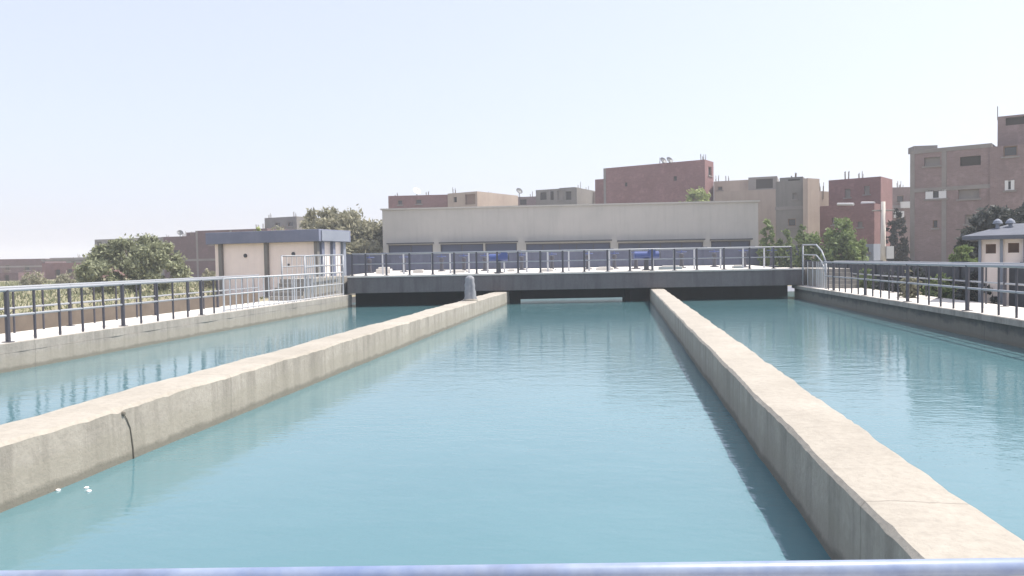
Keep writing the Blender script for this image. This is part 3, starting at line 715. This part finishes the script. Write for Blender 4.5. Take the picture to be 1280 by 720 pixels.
# ---- big apartment block, right
W = [(1155, 195.5, 1175, 208, 'grey'), (1200, 194, 1226, 208, 'void'), (1157, 236.5, 1183, 249, 'shut'), (1198, 236, 1224, 249, 'grey'),
     (1166, 275, 1172, 285, 'dark'), (1206, 268, 1222, 280, 'grey')]
b, fp, z1 = building('apartment_block', 'big pinkish grey brick apartment block with stepped top at the right edge', 1140, 60, 1238, 57.5, 9, 187.5, 'brick_grey', W, bands=(6.4, 9.2), cols=(.004, .42))
building('x', '', 1237, 57.4, 1345, 55, 10, 179, 'brick_grey', [(1254, 181.5, 1272, 196, 'dark'), (1256, 225, 1268, 238, 'shut'), (1300, 200, 1320, 214, 'dark')], root=b, part='wing', bands=())
building('x', '', 1246, 58.4, 1345, 56.4, 7, 141, 'brick_grey', [(1257, 145, 1281, 157, 'void'), (1290, 145, 1310, 157, 'void')], root=b, part='roof_tower', zbase=8)
mb = MB(); q = at(1247, 141, 58.4); mb.tube([(q.x, q.y, q.z-.5), (q.x, q.y, q.z+.45)], .03, 6); mb.build('mast', 'conc', b)
mb = MB(); q = at(1160, 187, 59.6); mb.obox((q.x, q.y+1), (1, 0), 1.6, 1.2, q.z-.1, q.z+.35); mb.build('water_tank', 'conc', b)

# dark slate compound walls
def plain_wall(label, pts, z0, z1, mat, name='boundary_wall', pil=4.0):
    t = thing(name, label, 'wall', (pts[0][0], pts[0][1], z0))
    for (a, b) in zip(pts[:-1], pts[1:]):
        a, b = Vector(a[:2]), Vector(b[:2]); d = (b-a).normalized(); c = (a+b)/2
        mb = MB(); mb.obox(c, d, (b-a).length, .2, z0-.05, z1); mb.build('wall', mat, t)
        if pil:
            n = int((b-a).length/pil)
            for i in range(n+1):
                p = a+d*((b-a).length*i/max(1, n)); mb = MB(); mb.obox(p, d, .3, .32, z0-.05, z1+.08); mb.build('pillar', mat, t)
    return t
q0, q1 = at(948, 320, 64), at(1020, 320, 52); q2 = at(1262, 320, 30)
plain_wall('dark slate compound wall behind the right walkway', [(10.9, 22.4), (10.9, 47.0), (13.6, 62.0)], GZ, 1.62, 'slate')
q0, q1 = at(424, 320, 54.5), at(1000, 320, 57.0)
plain_wall('dark blue panel fence on the platform in front of the cream building', [(q0.x, q0.y), (q1.x, q1.y)], PZ-.9, 2.62, 'bluefence', name='panel_fence', pil=3.2)
plain_wall('low brown wall along the outer side of the left walkway', [(-16.0, 6), (-16.4, 33)], GZ, .78, 'soil', pil=0)

# concrete pole
q = at(1104, 325, 46)
t = thing('utility_pole', 'pale concrete utility pole in front of the gap beside the red brick block', 'pole', (q.x, q.y, GZ))
zt = at(1104, 252, 46).z
mb = MB(); mb.tube([(q.x, q.y, GZ-.1), (q.x, q.y, zt)], .17, 12, r1=.11); mb.build('pole', 'pole', t, smooth=True)
mb = MB(); mb.tube([(q.x-.6, q.y, zt-.5), (q.x+.6, q.y, zt-.5)], .05, 6); mb.build('cross_arm', 'conc', t)
mb = MB(); mb.box((q.x+.12, q.y-.22, GZ+1.4), (q.x+.5, q.y+.1, GZ+2.1)); mb.build('meter_box', 'frame', t)

# roof dishes and poles
def dish(label, px, py, Y, r_=.55, mat='frame', stem=1.2):
    q = at(px, py, Y); t = thing('satellite_dish', label, 'dish', (q.x, q.y, q.z-stem), 'satellite dishes on the roofs')
    mb = MB(); mb.tube([(q.x, q.y, q.z-stem), (q.x, q.y, q.z)], .05, 6); mb.build('mast', 'steel', t)
    n = Vector((.5, -.6, .55)).normalized(); a = n.cross(Vector((0, 0, 1))).normalized(); b = a.cross(n); vs = []; fs = []
    for i, (rr, dd) in enumerate(((.01, 0), (.5, .06), (1, .22))):
        for k in range(14): an = k*2*math.pi/14; vs.append(q+r_*(rr*(math.cos(an)*a+math.sin(an)*b)+dd*n))
    for i in range(2):
        for k in range(14): fs.append((i*14+k, i*14+(k+1) % 14, (i+1)*14+(k+1) % 14, (i+1)*14+k))
    mb = MB(); mb.poly(vs, fs); o = mb.build('reflector', mat, t); so = o.modifiers.new('s', 'SOLIDIFY'); so.thickness = .03
    mb = MB(); mb.tube([q, q+n*r_*.8], .02, 5); mb.build('feed_arm', 'steel', t)
dish('small satellite dish on the long low brick roof above the cream building, left end', 521, 239, 97)
dish('satellite dish on the low brown roofline above the middle of the cream building', 649, 239, 107, .5, 'steel', 1.0)
dish('left of the two little dishes on the big plum brick block', 829, 201, 92, .45, 'steel', .8)
dish('right of the two little dishes on the big plum brick block', 837, 200.5, 91.5, .45, 'steel', .8)
dish('dish on the plum brick roof between the bush and the left kiosk', 225, 291, 97, .4, 'steel', .8)

# ------------------------------------------------------------------ trees and shrubs
def plant(name, label, cat, base, lobes, n, leaf, mat, trunk=None, seed=1, group=None, up=.15):
    rr = random.Random(seed); t = thing(name, label, cat, base, group)
    m = MB(); tot = sum(l[3]*l[4]*l[5] for l in lobes)**1
    wts = [(l[3]*l[5])**1.0 for l in lobes]; sw = sum(wts)
    for l, w in zip(lobes, wts):
        # twig clumps on the lobe, leaves round each clump: uneven outline with gaps
        nc = max(6, int(26*w/sw*len(lobes)**.6)); k = int(n*w/sw/nc)
        for _ in range(nc):
            while True:
                v = Vector((rr.uniform(-1, 1), rr.uniform(-1, 1), rr.uniform(-1, 1)))
                if .25 < v.length < 1: break
            v = v.normalized()*rr.uniform(.55, 1.0)**.6
            c = Vector((base[0]+l[0]+v.x*l[3], base[1]+l[1]+v.y*l[4], base[2]+l[2]+v.z*l[5]))
            cr_ = rr.uniform(.16, .36)*min(l[3], l[5])*1.15
            for _ in range(k):
                p = c+Vector((rr.gauss(0, .55), rr.gauss(0, .55), rr.gauss(0, .5)))*cr_
                if p.z < base[2]+.05: p.z = base[2]+rr.uniform(.05, .3)
                a = Vector((rr.gauss(0, 1), rr.gauss(0, 1), rr.gauss(0, 1)+up)).normalized()
                b = a.cross(Vector((rr.gauss(0, 1), rr.gauss(0, 1), rr.gauss(0, 1)))).normalized()
                s = leaf*rr.uniform(.6, 1.4)
                m.quad([p-a*s, p+b*s*.38, p+a*s, p-b*s*.38])
    if trunk:
        tb = MB(); r0, h = trunk
        tb.tube([(base[0], base[1], base[2]-.1), (base[0]+.05, base[1], base[2]+h*.5), (base[0], base[1]+.04, base[2]+h)], r0, 9, r1=r0*.55)
        for l in lobes:
            e = Vector((base[0]+l[0]*.8, base[1]+l[1]*.8, base[2]+l[2])); s0 = Vector((base[0], base[1], base[2]+h*.85))
            tb.tube([s0, s0.lerp(e, .5)+Vector((0, 0, .12)), e], r0*.5, 6, r1=r0*.15)
        tb.build('trunk', 'bark', t)
    m.build('crown', mat, t)
    return t
def shrub_px(name, label, px0, px1, ytop, Y, mat, n, leaf, seed, cat='shrub', trunk=(.09, .7), extra=None, ybot=None, z0=None):
    """a bush whose crown spans the photo columns px0..px1 at distance Y"""
    z0 = GZ if z0 is None else z0
    a, b, tp = at(px0, 330, Y), at(px1, 330, Y), at((px0+px1)/2, ytop, Y); w = (b.x-a.x)/2; H = tp.z-z0; c = ((a.x+b.x)/2, Y, z0)
    rr = random.Random(seed); lobes = extra or [(0, 0, H*.55, w*.72, w*.7, H*.42), (-w*.5, .1, H*.42, w*.5, w*.5, H*.36), (w*.5, -.1, H*.40, w*.5, w*.5, H*.34), (w*.1, -w*.2, H*.3, w*.7, w*.6, H*.28), (-w*.15, 0, H*.75, w*.4, w*.4, H*.22)]
    if extra: lobes = [(l[0]*w, l[1]*w, l[2]*H, l[3]*w, l[4]*w, l[5]*H) for l in extra]
    return plant(name, label, cat, c, lobes, n, leaf, mat, trunk, seed)
shrub_px('bush', 'big grey-green olive bush behind the left railing', 112, 232, 297, 46, 'leaf_olive', 19000, .16, 21, 'bush', (.16, 1.2),
         [(-.15, 0, .62, .62, .6, .36), (-.62, 0, .5, .36, .4, .42), (.42, .1, .46, .5, .5, .36), (.78, -.1, .28, .26, .3, .26), (-.2, -.3, .3, .8, .5, .3), (.1, .1, .8, .34, .3, .2), (-.35, 0, .84, .2, .25, .12)])
shrub_px('tree', 'dusty spreading tree behind the left kiosk', 342, 486, 263, 62, 'leaf_dusty', 20000, .21, 22, 'tree', (.22, 2.2),
         [(-.1, 0, .80, .42, .4, .2), (.28, 0, .70, .45, .5, .26), (.6, 0, .56, .42, .4, .34), (.85, 0, .42, .24, .4, .3), (-.55, .1, .66, .45, .4, .24), (.2, -.3, .4, .8, .5, .36), (-.3, 0, .92, .16, .2, .09), (.05, 0, .93, .17, .2, .08)])
shrub_px('shrub', 'yellowish bush top showing over the left kiosk roof', 308, 338, 281, 58, 'leaf_bright', 2600, .16, 23)
shrub_px('tree', 'yellow-green tree top above the roof of the cream building', 846, 892, 234, 80, 'leaf_bright', 3000, .2, 24, 'tree', (.2, 4),
         [(.1, 0, .86, .6, .6, .13), (-.5, 0, .78, .4, .4, .1), (.5, 0, .8, .4, .4, .12), (0, 0, .62, .6, .6, .2)])
shrub_px('shrub', 'tall narrow green shrub at the right corner of the cream building', 948, 972, 272, 56, 'leaf_green', 2600, .14, 25)
shrub_px('shrub', 'low pale green shrub under the grey block with one dark window', 968, 996, 286, 55, 'leaf_green', 2400, .14, 26)
shrub_px('shrub', 'pointed dark green shrub right of the low pale one', 992, 1014, 277, 52, 'leaf_green', 2400, .13, 27)
shrub_px('bush', 'large leafy green bush in front of the red brick block', 1008, 1084, 274, 49, 'leaf_green', 12000, .15, 28, 'bush', (.14, 1.0),
         [(.15, 0, .66, .5, .5, .3), (-.5, 0, .52, .42, .4, .36), (.6, 0, .44, .4, .4, .34), (0, -.2, .34, .85, .5, .32), (.1, 0, .86, .24, .25, .14), (-.75, 0, .3, .26, .3, .28)])
shrub_px('tree', 'dark thin tree in the gap behind the utility pole', 1106, 1136, 254, 60, 'leaf_dark', 2800, .15, 29, 'tree', (.1, 2.4))
shrub_px('tree', 'dark spreading tree against the apartment block above the right kiosk', 1196, 1330, 260, 38, 'leaf_dark', 22000, .17, 30, 'tree', (.2, 1.8),
         [(.1, 0, .78, .72, .5, .24), (-.38, 0, .62, .45, .4, .3), (.6, 0, .78, .5, .5, .26), (-.05, -.2, .46, .85, .5, .34), (-.75, 0, .34, .24, .3, .26), (-.2, 0, .84, .3, .3, .18)])
shrub_px('shrub', 'light green shrub left of the right kiosk', 1184, 1224, 299, 33, 'leaf_green', 3600, .10, 31)
shrub_px('shrub', 'straggly green shrub between the railings before the dark slate wall', 1126, 1150, 336, 25.5, 'leaf_dusty', 900, .08, 32)
for i, (px, Y, yt) in enumerate(((40, 60, 340), (86, 64, 341), (262, 52, 337))):
    shrub_px('shrub', ['scrubby dry shrub in the field at far left', 'dry shrub in the field below the low reddish house', 'grey-green shrub between the bush and the left kiosk'][i], px-16, px+16, yt, Y, 'leaf_dusty', 1200, .13, 40+i)

for i, (Y, h_, mt_) in enumerate(((24.2, 1.15, 'leaf_dark'), (26.8, .95, 'leaf_green'), (29.0, 1.2, 'leaf_dark'), (31.5, 1.0, 'leaf_dark'), (34.6, 1.1, 'leaf_green'))):
    w_ = .75
    plant('shrub', ['dark shrub against the slate wall nearest the right kiosk', 'green shrub second along the slate wall from the right kiosk', 'dark shrub in the middle of the slate wall', 'dark shrub fourth along the slate wall from the right kiosk', 'green shrub at the slate wall nearest the bridge'][i], 'shrub', (10.35, Y, GZ), [(0, 0, h_*.55, .3, w_, h_*.45), (0, .5, h_*.4, .28, .5, h_*.36), (0, -.5, h_*.42, .28, .5, h_*.34)], 2600, .075, mt_, (.03, .4), 60+i)

# field grass at the left
g = MB(); rr = random.Random(77)
for _ in range(30000):
    x, y = rr.uniform(-75, -17.2), 8+rr.random()**1.4*80
    if x < -17-1.1*y: continue
    hgt = rr.uniform(.08, .34)*(.6+.8*abs(math.sin(x*.31)*math.cos(y*.23))); a = rr.uniform(0, 6.28); w = .02+.0009*y
    dx, dy = math.cos(a)*w, math.sin(a)*w; lx, ly = rr.gauss(0, .12), rr.gauss(0, .12)
    g.quad([(x-dx, y-dy, GZ-.02), (x+dx, y+dy, GZ-.02), (x+lx, y+ly, GZ+hgt)])
g.build('grass', 'grassblade', kind='stuff')

# floating scraps by the left divider
for i, (px, py) in enumerate(((72, 612), (108, 609), (111, 613))):
    q = at_z(px, py, .01); mb = MB(); mb.lathe((q.x, q.y, 0), [(.012, -.01), (.021, .004), (.017, .012), (.004, .016)], 9, .15, i)
    tag(mb.build('foam_scrap', 'foam', smooth=True), ['white foam scrap floating nearest the left frame edge by the divider', 'upper of two white foam scraps floating together by the divider', 'lower of two white foam scraps floating together by the divider'][i], 'litter', 'white scraps on the water')

# ------------------------------------------------------------------ light, sky, air
SUN_EL, SUN_AZ = 60.0, 74.0        # azimuth clockwise from +Y
el, az = R(SUN_EL), R(SUN_AZ)
sd = Vector((math.cos(el)*math.sin(az), math.cos(el)*math.cos(az), math.sin(el)))
sl = bpy.data.lights.new('sun', 'SUN'); sl.energy = 2.75; sl.angle = R(.55); sl.color = (1, .945, .86)
so = bpy.data.objects.new('sun', sl); col.objects.link(so); so.rotation_euler = (-sd).to_track_quat('-Z', 'Y').to_euler(); so.location = (30, 10, 60)
w = bpy.data.worlds.new('World'); scene.world = w; w.use_nodes = True
nt = w.node_tree; sk = nt.nodes.new('ShaderNodeTexSky'); sk.sky_type = 'NISHITA'; sk.sun_disc = False
sk.sun_elevation = el; sk.sun_rotation = az; sk.air_density = 1.0; sk.dust_density = 3.5; sk.ozone_density = 2.0
veil = mix(nt, .72, sk.outputs[0], (2.18, 2.22, 2.60)); nt.links.new(veil, nt.nodes['Background'].inputs[0]); nt.nodes['Background'].inputs[1].default_value = .15

HAZE = .0012
if HAZE:
    mb = MB(); mb.box((-930, -230, -2), (930, 930, 24)); hz = mb.build('haze', 'foam', kind='stuff')
    mt = bpy.data.materials.new('dusty air'); mt.use_nodes = True; n2 = mt.node_tree; n2.nodes.remove(n2.nodes['Principled BSDF'])
    pv = n2.nodes.new('ShaderNodeVolumePrincipled'); pv.inputs['Color'].default_value = (.93, .95, 1, 1); pv.inputs['Density'].default_value = HAZE; pv.inputs['Anisotropy'].default_value = .3
    n2.links.new(pv.outputs[0], n2.nodes['Material Output'].inputs['Volume']); hz.data.materials[0] = mt

vs = scene.view_settings; vs.view_transform = 'Standard'; vs.look = 'None'; vs.gamma = 1; vs.use_curve_mapping = False; vs.exposure = 1.26
scene.cycles.use_denoising = True
scene.cycles.max_bounces = 6; scene.cycles.diffuse_bounces = 3; scene.cycles.glossy_bounces = 3; scene.cycles.volume_bounces = 1
